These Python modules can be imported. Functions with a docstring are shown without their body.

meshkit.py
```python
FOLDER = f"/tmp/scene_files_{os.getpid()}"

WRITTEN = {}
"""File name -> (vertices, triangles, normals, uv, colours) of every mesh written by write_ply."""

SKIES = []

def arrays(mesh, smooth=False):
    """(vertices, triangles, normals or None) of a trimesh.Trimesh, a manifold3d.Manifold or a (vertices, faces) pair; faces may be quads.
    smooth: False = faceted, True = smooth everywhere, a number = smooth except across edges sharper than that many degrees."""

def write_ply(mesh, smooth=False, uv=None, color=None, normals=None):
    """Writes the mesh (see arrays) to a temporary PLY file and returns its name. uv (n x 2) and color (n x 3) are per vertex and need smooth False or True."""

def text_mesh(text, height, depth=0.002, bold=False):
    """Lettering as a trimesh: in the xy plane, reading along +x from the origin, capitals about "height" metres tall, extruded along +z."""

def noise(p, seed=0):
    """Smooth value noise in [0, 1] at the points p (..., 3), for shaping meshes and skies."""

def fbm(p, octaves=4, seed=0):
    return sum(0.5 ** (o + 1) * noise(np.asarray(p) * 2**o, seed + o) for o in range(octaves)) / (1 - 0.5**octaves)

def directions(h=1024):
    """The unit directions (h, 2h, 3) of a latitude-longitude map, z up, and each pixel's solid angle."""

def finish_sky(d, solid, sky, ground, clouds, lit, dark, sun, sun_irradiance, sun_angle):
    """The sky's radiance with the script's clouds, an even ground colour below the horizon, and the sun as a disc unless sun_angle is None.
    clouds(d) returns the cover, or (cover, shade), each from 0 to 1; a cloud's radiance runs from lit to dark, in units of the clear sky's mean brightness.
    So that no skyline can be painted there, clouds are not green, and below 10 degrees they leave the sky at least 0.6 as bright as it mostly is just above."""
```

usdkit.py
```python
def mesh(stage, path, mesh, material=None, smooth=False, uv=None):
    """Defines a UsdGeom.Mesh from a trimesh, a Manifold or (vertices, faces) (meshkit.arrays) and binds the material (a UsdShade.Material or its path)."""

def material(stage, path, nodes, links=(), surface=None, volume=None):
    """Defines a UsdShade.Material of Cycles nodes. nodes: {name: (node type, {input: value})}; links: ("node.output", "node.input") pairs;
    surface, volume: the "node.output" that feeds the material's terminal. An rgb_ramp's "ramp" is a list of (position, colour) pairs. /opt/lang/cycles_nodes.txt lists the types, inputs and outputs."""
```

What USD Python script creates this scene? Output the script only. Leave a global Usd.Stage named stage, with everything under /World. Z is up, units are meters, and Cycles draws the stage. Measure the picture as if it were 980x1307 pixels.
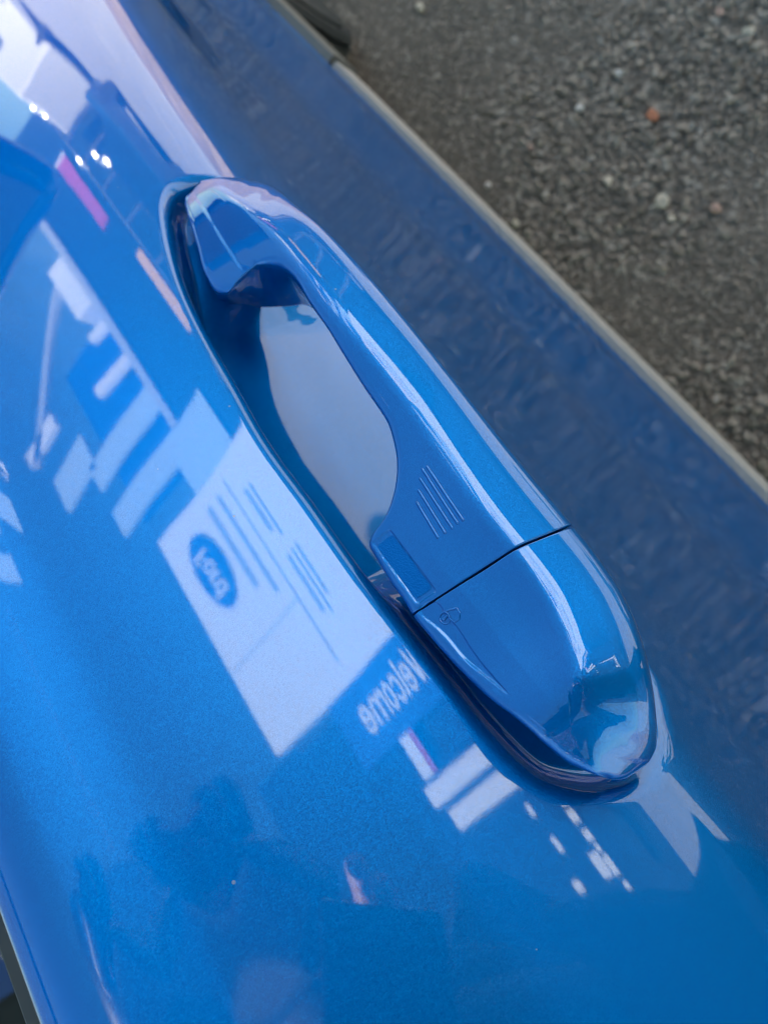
import math
import numpy as np
import trimesh
import manifold3d as m3
import usdkit
import meshkit
from pxr import Usd, UsdGeom, UsdLux, UsdShade, Gf, Sdf, Vt
from shapely.geometry import Polygon
from shapely import affinity
from scipy.interpolate import PchipInterpolator, CubicSpline
from scipy.spatial import cKDTree

stage = Usd.Stage.CreateInMemory()
UsdGeom.SetStageUpAxis(stage, 'Z')
UsdGeom.SetStageMetersPerUnit(stage, 1.0)
world = UsdGeom.Xform.Define(stage, '/World')
stage.SetDefaultPrim(world.GetPrim())
UsdGeom.Scope.Define(stage, '/World/Looks')

# ------------------------------------------------------------------ camera
# World: +x towards the tail of the car, +y away from the car's right flank, +z up.
IW, IH, FPX = 980.0, 1307.0, 983.0
ZC = 1.135
EYE = np.array([0.0, 0.0, ZC])
PHI = math.radians(30.0)
vp = np.array([-1340.0, -1850.0, FPX]); Fw = vp / np.linalg.norm(vp)      # the car's forward direction in the camera's frame (right, down, ahead)
e1 = np.array([-Fw[1], Fw[0], 0]); e1 /= np.linalg.norm(e1)
e2 = np.cross(Fw, e1)
Dn = math.cos(PHI) * e2 + math.sin(PHI) * e1
Ou = math.cos(PHI) * e1 - math.sin(PHI) * e2
R = np.array([-Fw, Ou, -Dn])            # rows: world axes in camera coordinates; R @ v_cam = v_world
cam = UsdGeom.Camera.Define(stage, '/World/Camera')
M = np.eye(4)
M[0, :3] = R @ [1, 0, 0]; M[1, :3] = R @ [0, -1, 0]; M[2, :3] = R @ [0, 0, -1]; M[3, :3] = EYE
cam.AddTransformOp().Set(Gf.Matrix4d(*M.ravel()))
FOCAL = 5.43
cam.CreateFocalLengthAttr(FOCAL)
cam.CreateHorizontalApertureAttr(FOCAL * IW / FPX)
cam.CreateVerticalApertureAttr(FOCAL * IH / FPX)
cam.CreateClippingRangeAttr(Gf.Vec2f(0.01, 500))
cam.CreateFStopAttr(2.5)
cam.CreateFocusDistanceAttr(0.225)
cam.CreateExposureAttr(2.85)

# ------------------------------------------------------------------ daylight
SUN_EL, SUN_AZ = math.radians(46), math.radians(150)      # azimuth: atan2(x, y)
sd = np.array([math.sin(SUN_AZ) * math.cos(SUN_EL), math.cos(SUN_AZ) * math.cos(SUN_EL), math.sin(SUN_EL)])
sun = UsdLux.DistantLight.Define(stage, '/World/Sun')
sun.CreateIntensityAttr(1.25); sun.CreateAngleAttr(0.5); sun.CreateColorAttr(Gf.Vec3f(1.0, 0.95, 0.87))
sun.GetPrim().CreateAttribute('inputs:normalize', Sdf.ValueTypeNames.Bool).Set(True)
z = sd; x_ = np.cross([0, 0, 1.0], z); x_ /= np.linalg.norm(x_); y_ = np.cross(z, x_)
L = np.eye(4); L[0, :3] = x_; L[1, :3] = y_; L[2, :3] = z
sun.AddTransformOp().Set(Gf.Matrix4d(*L.ravel()))
dome = UsdLux.DomeLight.Define(stage, '/World/sky')
skym = usdkit.material(stage, '/World/Looks/sky_light', {
    'sky': ('sky_texture', {'sky_type': 'single_scattering', 'sun_disc': False, 'sun_elevation': SUN_EL, 'sun_rotation': SUN_AZ, 'aerosol_density': 0.6}),
    'co': ('texture_coordinate', {}),
    'mp': ('mapping', {'scale': (1.6, 1.6, 4.0), 'location': (3.1, 1.7, 0.4)}),
    'n': ('noise_texture', {'scale': 1.5, 'detail': 7, 'roughness': 0.58, 'distortion': 0.3}),
    'r': ('map_range', {'from_min': 0.40, 'from_max': 0.68, 'to_min': 0.0, 'to_max': 0.6, 'clamp': True}),
    'sx': ('separate_xyz', {}), 'hz': ('map_range', {'from_min': 0.52, 'from_max': 0.26, 'to_min': 0.0, 'to_max': 1.0, 'clamp': True}), 'mu': ('math', {'math_type': 'multiply'}),
    'mx': ('mix_color', {'b': (6.0, 6.2, 6.5)}),
    'wb': ('mix_color', {'blend_type': 'multiply', 'fac': 1.0, 'b': (0.78, 1.0, 0.84)}),
    'bg': ('background_shader', {'strength': 0.065})},
    [('co.generated', 'mp.vector'), ('mp.vector', 'n.vector'), ('n.fac', 'r.value'), ('co.generated', 'sx.vector'), ('sx.z', 'hz.value'), ('r.result', 'mu.value1'), ('hz.result', 'mu.value2'), ('mu.value', 'mx.fac'), ('sky.color', 'mx.a'), ('mx.result', 'wb.a'), ('wb.result', 'bg.color')], surface='bg.background')
UsdShade.MaterialBindingAPI.Apply(dome.GetPrim()).Bind(skym)
dome.GetPrim().SetCustomDataByKey('kind', 'structure')

# ------------------------------------------------------------------ helpers
def say(p, **kw):
    p = p.GetPrim() if hasattr(p, 'GetPrim') else p
    for k, v in kw.items():
        p.SetCustomDataByKey(k, v)
    return p

def numbered(path):
    if not stage.GetPrimAtPath(path):
        return path
    k = 1
    while stage.GetPrimAtPath(f'{path}_{k:03d}'):
        k += 1
    return f'{path}_{k:03d}'

def obj(name, mesh, mat, parent=None, smooth=False, **kw):
    base = str(parent.GetPath()) if parent is not None else '/World'
    p = usdkit.mesh(stage, numbered(f'{base}/{name}'), mesh, mat, smooth)
    say(p, **kw)
    return p.GetPrim()

def thing(name, label, category, **kw):
    x = UsdGeom.Xform.Define(stage, numbered('/World/' + name))
    say(x, label=label, category=category, **kw)
    return x.GetPrim()

def mat(name, nodes, links=(), surface='p.BSDF'):
    return usdkit.material(stage, '/World/Looks/' + name, nodes, links, surface=surface)

def plain(name, color, rough=0.5, metallic=0.0, **kw):
    return mat(name, {'p': ('principled_bsdf', {'base_color': color, 'roughness': rough, 'metallic': metallic, **kw})})

def ray(px, py):
    d = R @ np.array([px - IW / 2, py - IH / 2, FPX])
    return d / np.linalg.norm(d)

def at_y(px, py, y):
    d = ray(px, py)
    return EYE + d * (y / d[1])

def at_z(px, py, zz):
    d = ray(px, py)
    return EYE + d * ((zz - EYE[2]) / d[2])

def project(P):
    c = (np.asarray(P) - EYE) @ R
    return np.stack([IW / 2 + FPX * c[..., 0] / c[..., 2], IH / 2 + FPX * c[..., 1] / c[..., 2]], -1)

def grid_faces(n, m, close_m=False):
    i, j = np.meshgrid(np.arange(n - 1), np.arange(m if close_m else m - 1), indexing='ij')
    a = i * m + j; b = (i + 1) * m + j; c = (i + 1) * m + (j + 1) % m; d = i * m + (j + 1) % m
    return np.stack([a, b, c, d], -1).reshape(-1, 4)

def box(x0, x1, y0, y1, z0, z1):
    b = trimesh.creation.box([x1 - x0, y1 - y0, z1 - z0]); b.apply_translation([(x0 + x1) / 2, (y0 + y1) / 2, (z0 + z1) / 2])
    return b

def rbox(x0, x1, y0, y1, z0, z1, r=0.01, n=12):
    s = m3.Manifold.sphere(r, n)
    pts = [s.translate([a, b, c]) for a in (x0 + r, x1 - r) for b in (y0 + r, y1 - r) for c in (z0 + r, z1 - r)]
    return m3.Manifold.batch_hull(pts)

def smoothstep(t):
    t = np.clip(t, 0, 1)
    return t * t * (3 - 2 * t)

# ------------------------------------------------------------------ materials
def paint_nodes(extra_rough=0.0):
    return {
        'co': ('geometry', {}),
        'fl': ('voronoi_texture', {'scale': 4200.0, 'feature': 'f1'}),
        'vm': ('vector_math', {'math_type': 'subtract', 'vector2': (0.5, 0.5, 0.5)}),
        'vs': ('vector_math', {'math_type': 'scale', 'scale': 0.21}),
        'va': ('vector_math', {'math_type': 'add'}),
        'vn': ('vector_math', {'math_type': 'normalize'}),
        'op': ('noise_texture', {'scale': 500.0, 'detail': 1.5}),
        'bp': ('bump', {'strength': 0.016, 'distance': 0.0001}),
        'p': ('principled_bsdf', {'base_color': (0.0, 0.130, 0.41), 'metallic': 0.75, 'roughness': 0.42, 'ior': 1.5, 'specular_ior_level': 0.0, 'specular_tint': (0.0, 0.25, 0.7),
                                  'coat_weight': 1.0, 'coat_roughness': 0.030 + extra_rough, 'coat_ior': 1.55}),
    }
paint_links = [('co.position', 'fl.vector'), ('fl.color', 'vm.vector1'), ('vm.vector', 'vs.vector1'), ('vs.vector', 'va.vector1'), ('co.normal', 'va.vector2'),
               ('va.vector', 'vn.vector1'), ('vn.vector', 'p.normal'), ('co.position', 'op.vector'), ('op.fac', 'bp.height'), ('bp.normal', 'p.coat_normal')]
pn = paint_nodes()
pn.update({'dv': ('voronoi_texture', {'scale': 75.0}), 'dc': ('separate_color', {}), 'dl': ('math', {'math_type': 'multiply_add', 'value2': 0.10, 'value3': -0.058}),
           'dd': ('math', {'math_type': 'less_than'}), 'da': ('math', {'math_type': 'multiply', 'value2': 0.5}),
           'df': ('diffuse_bsdf', {'color': (0.35, 0.33, 0.30)}), 'dm': ('mix_closure', {})})
PAINT = mat('blue_metallic_paint', pn, paint_links + [('co.position', 'dv.vector'), ('dv.color', 'dc.color'), ('dc.r', 'dl.value1'), ('dv.distance', 'dd.value1'), ('dl.value', 'dd.value2'),
            ('dd.value', 'da.value1'), ('da.value', 'dm.fac'), ('p.BSDF', 'dm.closure1'), ('df.BSDF', 'dm.closure2')], surface='dm.closure')
RUBBER = plain('black_rubber', (0.024, 0.023, 0.022), 0.6)
SEAL = plain('dark_window_seal', (0.022, 0.021, 0.020), 0.8)
GREY_PLASTIC = plain('grey_cladding', (0.33, 0.295, 0.27), 0.5)
DARK_PLASTIC = plain('dark_cladding', (0.13, 0.12, 0.105), 0.5)
GAP = plain('dark_gap', (0.004, 0.004, 0.005), 0.7)
GLASS = mat('window_glass', {'f': ('fresnel', {'IOR': 1.5}), 't': ('transparent_bsdf', {'color': (0.32, 0.34, 0.33)}), 'g': ('glossy_bsdf', {'color': (1, 1, 1), 'roughness': 0.0}), 'm': ('mix_closure', {})},
            [('f.fac', 'm.fac'), ('t.BSDF', 'm.closure1'), ('g.BSDF', 'm.closure2')], surface='m.closure')
CABIN = plain('dark_cabin_trim', (0.02, 0.02, 0.022), 0.8)

# ------------------------------------------------------------------ the car's flank: one section, swept along x
SEC = np.array([  # (y, drop below the camera)
    (-0.2140, 0.1180), (-0.2138, 0.1010), (-0.2125, 0.0938), (-0.2076, 0.0932),
    (-0.1791, 0.1220), (-0.1522, 0.1516), (-0.1268, 0.1825), (-0.1090, 0.2100), (-0.1032, 0.2235),
    (-0.1008, 0.2400), (-0.1020, 0.2700), (-0.1092, 0.3500), (-0.1152, 0.4300), (-0.1190, 0.5000),
    (-0.1214, 0.5480), (-0.1213, 0.5620), (-0.1162, 0.6500), (-0.1096, 0.7480), (-0.1118, 0.7560), (-0.1180, 0.7600)])
_d = np.r_[0, np.cumsum(np.hypot(*np.diff(SEC, axis=0).T))]
_fine = np.linspace(0, _d[-1], 4000)
_yw = np.stack([PchipInterpolator(_d, SEC[:, k])(_fine) for k in (0, 1)], 1)
from scipy.ndimage import gaussian_filter1d
_ker = 0.004 / (_fine[1] - _fine[0])
_sm = gaussian_filter1d(_yw, _ker, axis=0, mode='nearest')
_mix = smoothstep((_fine - 0.035) / 0.02)[:, None] * smoothstep((_d[-1] - 0.02 - _fine) / 0.02)[:, None]
_sm2 = gaussian_filter1d(_yw, 0.022 / (_fine[1] - _fine[0]), axis=0, mode='nearest')
_m2 = smoothstep((_fine - 0.30) / 0.08)[:, None]
_sm = _sm * (1 - _m2) + _sm2 * _m2
_yw = _yw * (1 - _mix) + _sm * _mix
S_END = _d[-1]
S_CREASE = _fine[np.argmin(np.abs(_yw[:, 1] - 0.225) + (_yw[:, 0] < -0.12))]

def drop(x, s):
    """The shoulder line falls towards the front; the flank below it does not."""
    u = np.maximum(-np.asarray(x) - 0.1, 0)
    g = np.where(u < 0.35, 0.32 * u ** 2, 0.32 * 0.35 ** 2 + 0.224 * (u - 0.35))
    return g * (1 - smoothstep((np.asarray(s) - S_CREASE) / 0.22))

def section(s, x=0.0):
    return np.stack([np.interp(s, _fine, _yw[:, 0]), np.interp(s, _fine, _yw[:, 1]) + drop(x, s)], -1)

def panel_hit(px, py):
    """Where the pixel's ray meets the undisplaced flank: (x, s)."""
    d = ray(px, py)
    k = d[1] / -d[2]                       # y = k * w along the ray
    x = -0.15
    for _ in range(12):
        ww = _yw[:, 1] + drop(x, _fine)
        g = _yw[:, 0] - k * ww
        ok = np.where(np.sign(g[:-1]) != np.sign(g[1:]))[0]
        i = ok[ok > 200][0]
        f = g[i] / (g[i] - g[i + 1])
        x = d[0] / -d[2] * (ww[i] + f * (ww[i + 1] - ww[i]))
    return x, _fine[i] + f * (_fine[i + 1] - _fine[i])

LIP = [(276, 467), (259, 435), (239, 394), (224, 358), (215, 330), (209, 306), (205, 280), (204, 262), (207, 247), (215, 235), (228, 228), (245, 224), (268, 223),
       (300, 234), (330, 250), (400, 302), (500, 412), (600, 530), (700, 648), (775, 760), (815, 830),
       (836, 862), (850, 895), (857, 925), (857, 948), (851, 975), (838, 998), (815, 1014), (774, 1023), (731, 1019), (689, 1006), (646, 972), (603, 925), (560, 870),
       (500, 795), (458, 741), (436, 711), (389, 644), (333, 567), (293, 497)]
lip = np.array([panel_hit(*p) for p in LIP])
def closed_curve(P, n=6000):
    P = np.vstack([P, P[:1]]); t = np.r_[0, np.cumsum(np.hypot(*np.diff(P, axis=0).T))]
    return CubicSpline(t, P, bc_type='periodic')(np.linspace(0, t[-1], n, endpoint=False))
lipc = closed_curve(lip)

def inside(pts, poly):
    x, y = pts[:, 0], pts[:, 1]; c = np.zeros(len(pts), bool)
    for (x0, y0), (x1, y1) in zip(poly, np.roll(poly, -1, axis=0)):
        hit = ((y0 > y) != (y1 > y)) & (x < (x1 - x0) * (y - y0) / (y1 - y0 + 1e-15) + x0)
        c ^= hit
    return c

def signed(pts, curve):
    d = cKDTree(curve).query(pts)[0]
    return np.where(inside(pts, curve), d, -d)

X0, X1 = -0.98, 0.125            # the door's ends
lx0, ls0 = lipc.min(0); lx1, ls1 = lipc.max(0)
def axis(a, b, lo, hi, fine, coarse):
    left = np.arange(a, lo, coarse); mid = np.arange(lo, hi, fine); right = np.linspace(hi, b, max(2, int((b - hi) / coarse) + 1))
    return np.unique(np.r_[left, mid, right])
gx = axis(X0, X1, lx0 - 0.012, lx1 + 0.012, 0.0008, 0.01)
gs = np.unique(np.r_[np.arange(0, 0.06, 0.0015), np.arange(0.06, ls0 - 0.01, 0.004), np.arange(ls0 - 0.01, ls1 + 0.01, 0.0006), np.arange(ls1 + 0.01, S_END - 0.03, 0.006), np.linspace(S_END - 0.03, S_END, 20)])
GX, GS = np.meshgrid(gx, gs, indexing='ij')
yw = section(GS, GX)
tan = section(GS + 1e-4, GX) - section(GS - 1e-4, GX); tan /= np.linalg.norm(tan, axis=-1, keepdims=True)
# section goes (y, w) with w down; the outward normal in (y, w): rotate the tangent
nrm = np.stack([tan[..., 1], -tan[..., 0]], -1)
q = np.full(GX.shape, -1.0)
near = (GX > lx0 - 0.01) & (GX < lx1 + 0.01) & (GS > ls0 - 0.008) & (GS < ls1 + 0.008)
q[near] = signed(np.stack([GX[near], GS[near]], 1), lipc)
GROOVE = 0.0085
def lip_profile(q):
    t = np.clip((q + 0.0014) / 0.0125, 0, 1)
    return np.where(t < 0.75, t * t / 0.75, 1 - (1 - t) ** 2 / 0.25)
dep = (GROOVE + 0.004 * smoothstep((-0.17 - GX) / 0.05)) * lip_profile(q)
Y = yw[..., 0] - nrm[..., 0] * dep
W = yw[..., 1] - nrm[..., 1] * dep
# the finger cup behind the grip: its back wall stands nearly upright
qx = smoothstep((GX + 0.246) / 0.036) * smoothstep((-0.068 - GX) / 0.022)
bc = smoothstep((q - 0.0030) / 0.0088) * qx
ycup = -0.1400 + 0.27 * (W - 0.19)
Y = np.where(bc > 0, Y + bc * np.minimum(ycup - Y, 0), Y)
skin = np.stack([GX, Y, ZC - W], -1)

car = thing('parked_car', 'glossy metallic blue parked car whose front door fills the view', 'car')
door = obj('door', (skin.reshape(-1, 3), grid_faces(*GX.shape)[:, ::-1]), PAINT, car, smooth=True)

# ------------------------------------------------------------------ the door handle: rails traced as curves in space
ST = [  # inner edge, ridge, outer silhouette
    ((247, 239), (256, 234), (256, 229)), ((238, 250), (266, 234), (276, 223)), ((236, 258), (280, 241), (300, 221)), ((243, 286), (298, 253), (327, 228)),
    ((251, 313), (313, 262), (349, 238)), ((263, 352), (327, 272), (362, 246)), ((276, 373), (334, 279), (374, 254)), ((292, 373), (340, 286), (382, 260)),
    ((306, 357), (347, 293), (390, 267)), ((322, 342), (355, 302), (398, 274)), ((342, 336), (362, 310), (408, 282)), ((360, 341), (371, 320), (418, 290)),
    ((374, 354), (384, 334), (430, 301)), ((397, 384), (415, 374), (465, 340)), ((418, 416), (437, 406), (488, 367)), ((436, 446), (457, 431), (508, 393)),
    ((466, 494), (493, 474), (542, 438)), ((491, 531), (521, 509), (571, 473)), ((504, 571), (546, 540), (596, 504)), ((506, 597), (560, 558), (610, 522)),
    ((500, 635), (574, 581), (627, 543)), ((488, 663), (583, 595), (637, 555)), ((474, 682), (589, 604), (643, 562)), ((471, 696), (595, 613), (650, 570)),
    ((480, 712), (605, 630), (663, 585)), ((500, 745), (628, 660), (691, 619)), ((515, 766), (645, 681), (714, 646)), ((526, 784), (657, 697), (734, 671)),
    ((545, 808), (680, 731), (760, 706)), ((570, 837), (701, 767), (783, 741)), ((598, 866), (722, 805), (804, 778)), ((630, 896), (737, 838), (822, 825)),
    ((657, 916), (747, 866), (833, 868)), ((684, 940), (754, 898), (841, 903)), ((704, 958), (757, 921), (842, 934)), ((724, 974), (757, 943), (836, 958)),
    ((742, 984), (753, 965), (822, 980)), ((758, 991), (763, 983), (803, 991)), ((777, 995), (778, 994), (781, 995.5))]
ST = np.array(ST, float)
ST[13:, 0] += 6.5 * np.array([-.81, .587]) * np.clip((38 - np.arange(13, 39)) / 3, 0, 1)[:, None]; ST[1:6, 0] += [-5, 1.5]; ST[14:, 2] += 3.2 * np.array([.81, -.587]) * np.clip((38 - np.arange(14, 39)) / 4, 0, 1)[:, None]
SPLIT = 27
YC = {0: -.1035, 1: -.0995, 2: -.0955, 3: -.0925, 4: -.0900, 5: -.0885, 8: -.0865, 12: -.0852, 16: -.085, 22: -.085, 27: -.085, 30: -.0858, 32: -.088, 33: -.0905, 34: -.0935, 35: -.097, 36: -.0995, 37: -.1015, 38: -.103}
YD = {0: -.1035, 1: -.096, 2: -.0905, 3: -.0865, 4: -.0835, 5: -.0822, 8: -.0805, 12: -.079, 16: -.0778, 22: -.0775, 27: -.0775, 29: -.0782, 30: -.0795, 31: -.0815, 32: -.084, 33: -.0868, 34: -.0900, 35: -.0938, 36: -.0970, 37: -.1000, 38: -.1025}
kk = np.arange(len(ST))
yC = PchipInterpolator(list(YC), list(YC.values()))(kk); yD = PchipInterpolator(list(YD), list(YD.values()))(kk)
tt = np.r_[0, np.cumsum(np.linalg.norm(np.diff(ST, axis=0), axis=2).mean(1))]; tt /= tt[-1]
yD = yD + 0.0010 * smoothstep((kk - 3) / 5) * smoothstep((36 - kk) / 5)
C3 = np.array([at_y(*ST[i, 1], yC[i]) for i in kk])
D3 = np.array([at_y(*ST[i, 2], yD[i]) for i in kk])
TOP_SLOPE = 0.42
from scipy.interpolate import UnivariateSpline
_cx = C3[:, 0]; _o = np.argsort(_cx)
top_z = UnivariateSpline(_cx[_o], (C3[:, 2] + TOP_SLOPE * C3[:, 1])[_o], k=4, s=len(kk) * 0.0006 ** 2)   # the top face: z = top_z(x) - slope * y
def z_top(x, y):
    return top_z(np.clip(x, _cx.min(), _cx.max())) - TOP_SLOPE * y
def on_top(px, py):
    d = ray(px, py); k = 0.15
    for _ in range(40):
        p = EYE + d * k
        k += (z_top(p[0], p[1]) - p[2]) / d[2] * 0.8
    return EYE + d * k
def smoothed(P, tol):
    w_ = np.ones(len(P)); w_[[0, -1]] = 8
    return np.stack([UnivariateSpline(tt, P[:, k], w=w_, k=4, s=len(P) * tol ** 2)(tt) for k in range(3)], 1)
A3 = np.array([on_top(*ST[i, 0]) for i in kk])
C3 = smoothed(np.array([on_top(*ST[i, 1]) for i in kk]), 0.00045)
C3[:, 2] = z_top(C3[:, 0], C3[:, 1])
FACE = math.tan(math.radians(50))                      # how steeply the outer face leaves the ridge
for i in range(len(ST)):
    d = ray(*ST[i, 2]); c = C3[i]
    k = (c[2] - EYE[2] + FACE * c[1]) / (d[2] + FACE * d[1])
    m_ = float(smoothstep((i - 3) / 5) * smoothstep((37 - i) / 5))
    D3[i] = D3[i] * (1 - m_) + (EYE + d * k) * m_
D3 = smoothed(D3, 0.00045)
A2 = A3 + [0, 0, -0.017]
for i, (px, py, w) in {6: (282, 386, .222), 7: (299, 391, .228), 8: (318, 394, .232), 9: (338, 395, .233), 10: (356, 395, .233), 11: (373, 394, .232), 12: (389, 392, .230)}.items():
    A2[i] = at_z(px, py, ZC - w)
A2[13] = A3[13] + [0.003, -0.004, -0.02]
K3 = D3
E3 = np.array([EYE + (D3[i] - EYE) * (1 + 0.018 / np.linalg.norm(D3[i] - EYE)) + [0, -0.003, 0] for i in kk])
F3 = E3 * 0.4 + (A2 + [0, 0, -0.004]) * 0.6; F3[:, 2] = np.minimum(F3[:, 2], E3[:, 2] - 0.002)
# shrink the underside at both ends
rails = [PchipInterpolator(tt, P) for P in (A2, A3, C3, K3, E3, F3)]

def along(px, line):
    """Signed distance (pixels) to a polyline, positive on its right, and the share of its length reached."""
    line = np.asarray(line, float); best = np.full(len(px), 1e9); sg = np.zeros(len(px)); at = np.zeros(len(px))
    ln = np.r_[0, np.cumsum(np.linalg.norm(np.diff(line, axis=0), axis=1))]
    for k in range(len(line) - 1):
        a, b = line[k], line[k + 1]; ab = b - a
        t = np.clip(((px - a) @ ab) / (ab @ ab), 0, 1)
        v = px - (a + t[:, None] * ab); d = np.linalg.norm(v, axis=1)
        near_ = d < best
        sg = np.where(near_, np.sign(v[:, 0] * ab[1] - v[:, 1] * ab[0]), sg)
        at = np.where(near_, (ln[k] + t * np.linalg.norm(ab)) / ln[-1], at); best = np.minimum(best, d)
    return best * sg, at

CREASE_A = [(245, 243), (262, 266), (285, 305), (311, 345)]
CREASE_B = [(262, 236), (283, 258), (303, 295), (323, 330)]
FOLD = [(500, 640), (545, 700), (576, 740), (603, 771), (646, 827), (689, 879), (731, 926), (748, 944)]
RIDGE = [tuple(ST[i, 1]) for i in range(20, 37)]
SLIVER = closed_curve(np.array([(533, 778), (552, 799), (590, 840), (622, 867), (648, 886), (632, 866), (612, 842), (596, 819), (581, 797), (570, 785), (556, 768)], float), 400)
_pp = Polygon([(474, 693), (497, 675), (557, 755), (532, 772)]).buffer(-4).buffer(4)
PADPX = np.array([_pp.exterior.interpolate(k, normalized=True).coords[0] for k in np.linspace(0, 1, 400, endpoint=False)])
def relief(P):
    px = project(P)
    dA, tA = along(px, CREASE_A); dB, tB = along(px, CREASE_B)
    mid = (dA > -4) & (dB < 0) & (px[:, 1] < 352)
    u = np.clip(dA / np.maximum(dA - dB, 1e-6), 0, 1)
    out = np.where(mid, 0.0004 * np.where(dA > 0, 1 - u, np.clip(1 + dA / 4, 0, 1)) * smoothstep((350 - px[:, 1]) / 14) * smoothstep((px[:, 1] - 238) / 20), 0)
    dF, tF = along(px, FOLD); dR, _ = along(px, RIDGE)
    scoop = (dF > 0) & (dR < 0)
    uu = np.clip(dF / np.maximum(dF - dR, 1e-6), 0, 1)
    out = out + np.where(scoop, 0.0006 * np.sin(np.pi * uu) * smoothstep(tF / 0.35) * smoothstep((0.97 - tF) / 0.38), 0)
    sv = signed(px, SLIVER); out = out + 0.0005 * smoothstep((sv + 0.6) / 3.5)
    pd = signed(px, PADPX); out = out + 0.00045 * smoothstep((pd + 0.8) / 2.2)
    return out

def fillet(P, L, n):
    """Section polyline P (k x 3) with quadratic corners of reach L[i]; n samples per corner."""
    out = []
    for i in range(len(P)):
        a, b, c = P[i - 1], P[i], P[(i + 1) % len(P)]
        la, lc = np.linalg.norm(a - b), np.linalg.norm(c - b)
        u = (a - b) / max(la, 1e-9); v = (c - b) / max(lc, 1e-9)
        p0, p2 = b + u * min(L[i][0], la * 0.48), b + v * min(L[i][1], lc * 0.48)
        t = np.linspace(0, 1, n[i])[:, None]
        out.append((1 - t) ** 2 * p0 + 2 * t * (1 - t) * b + t ** 2 * p2)
    return out

def ring(t):
    P = np.array([r(t) for r in rails])
    e_ = float(smoothstep((t - tt[31]) / (tt[35] - tt[31])))
    cor = fillet(P, [(0.004, 0.004), (0.0042, 0.0042), (0.0035 + .003 * e_, 0.0045 + .003 * e_), (0.013, 0.007), (0.006, 0.006), (0.006, 0.006)], [6, 16, 14, 22, 6, 6])
    nb = [10, 80, 12, 6, 4, 4]                          # straight runs between the corners
    pts = []
    for i in range(6):
        pts.append(cor[i])
        a, b = cor[i][-1], cor[(i + 1) % 6][0]
        k = np.linspace(0, 1, nb[i] + 2)[1:-1, None]
        pts.append(a + (b - a) * k)
        if i == 1:                                      # the top face lies on its own smooth surface
            pts[-1][:, 2] = z_top(pts[-1][:, 0], pts[-1][:, 1])
    first = sum(len(c) for c in cor[:1]) + nb[0]
    P = np.vstack(pts)
    top = slice(first, first + len(cor[1]) + nb[1] + len(cor[2]))
    P[top, 2] -= relief(P[top])
    return P

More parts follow.
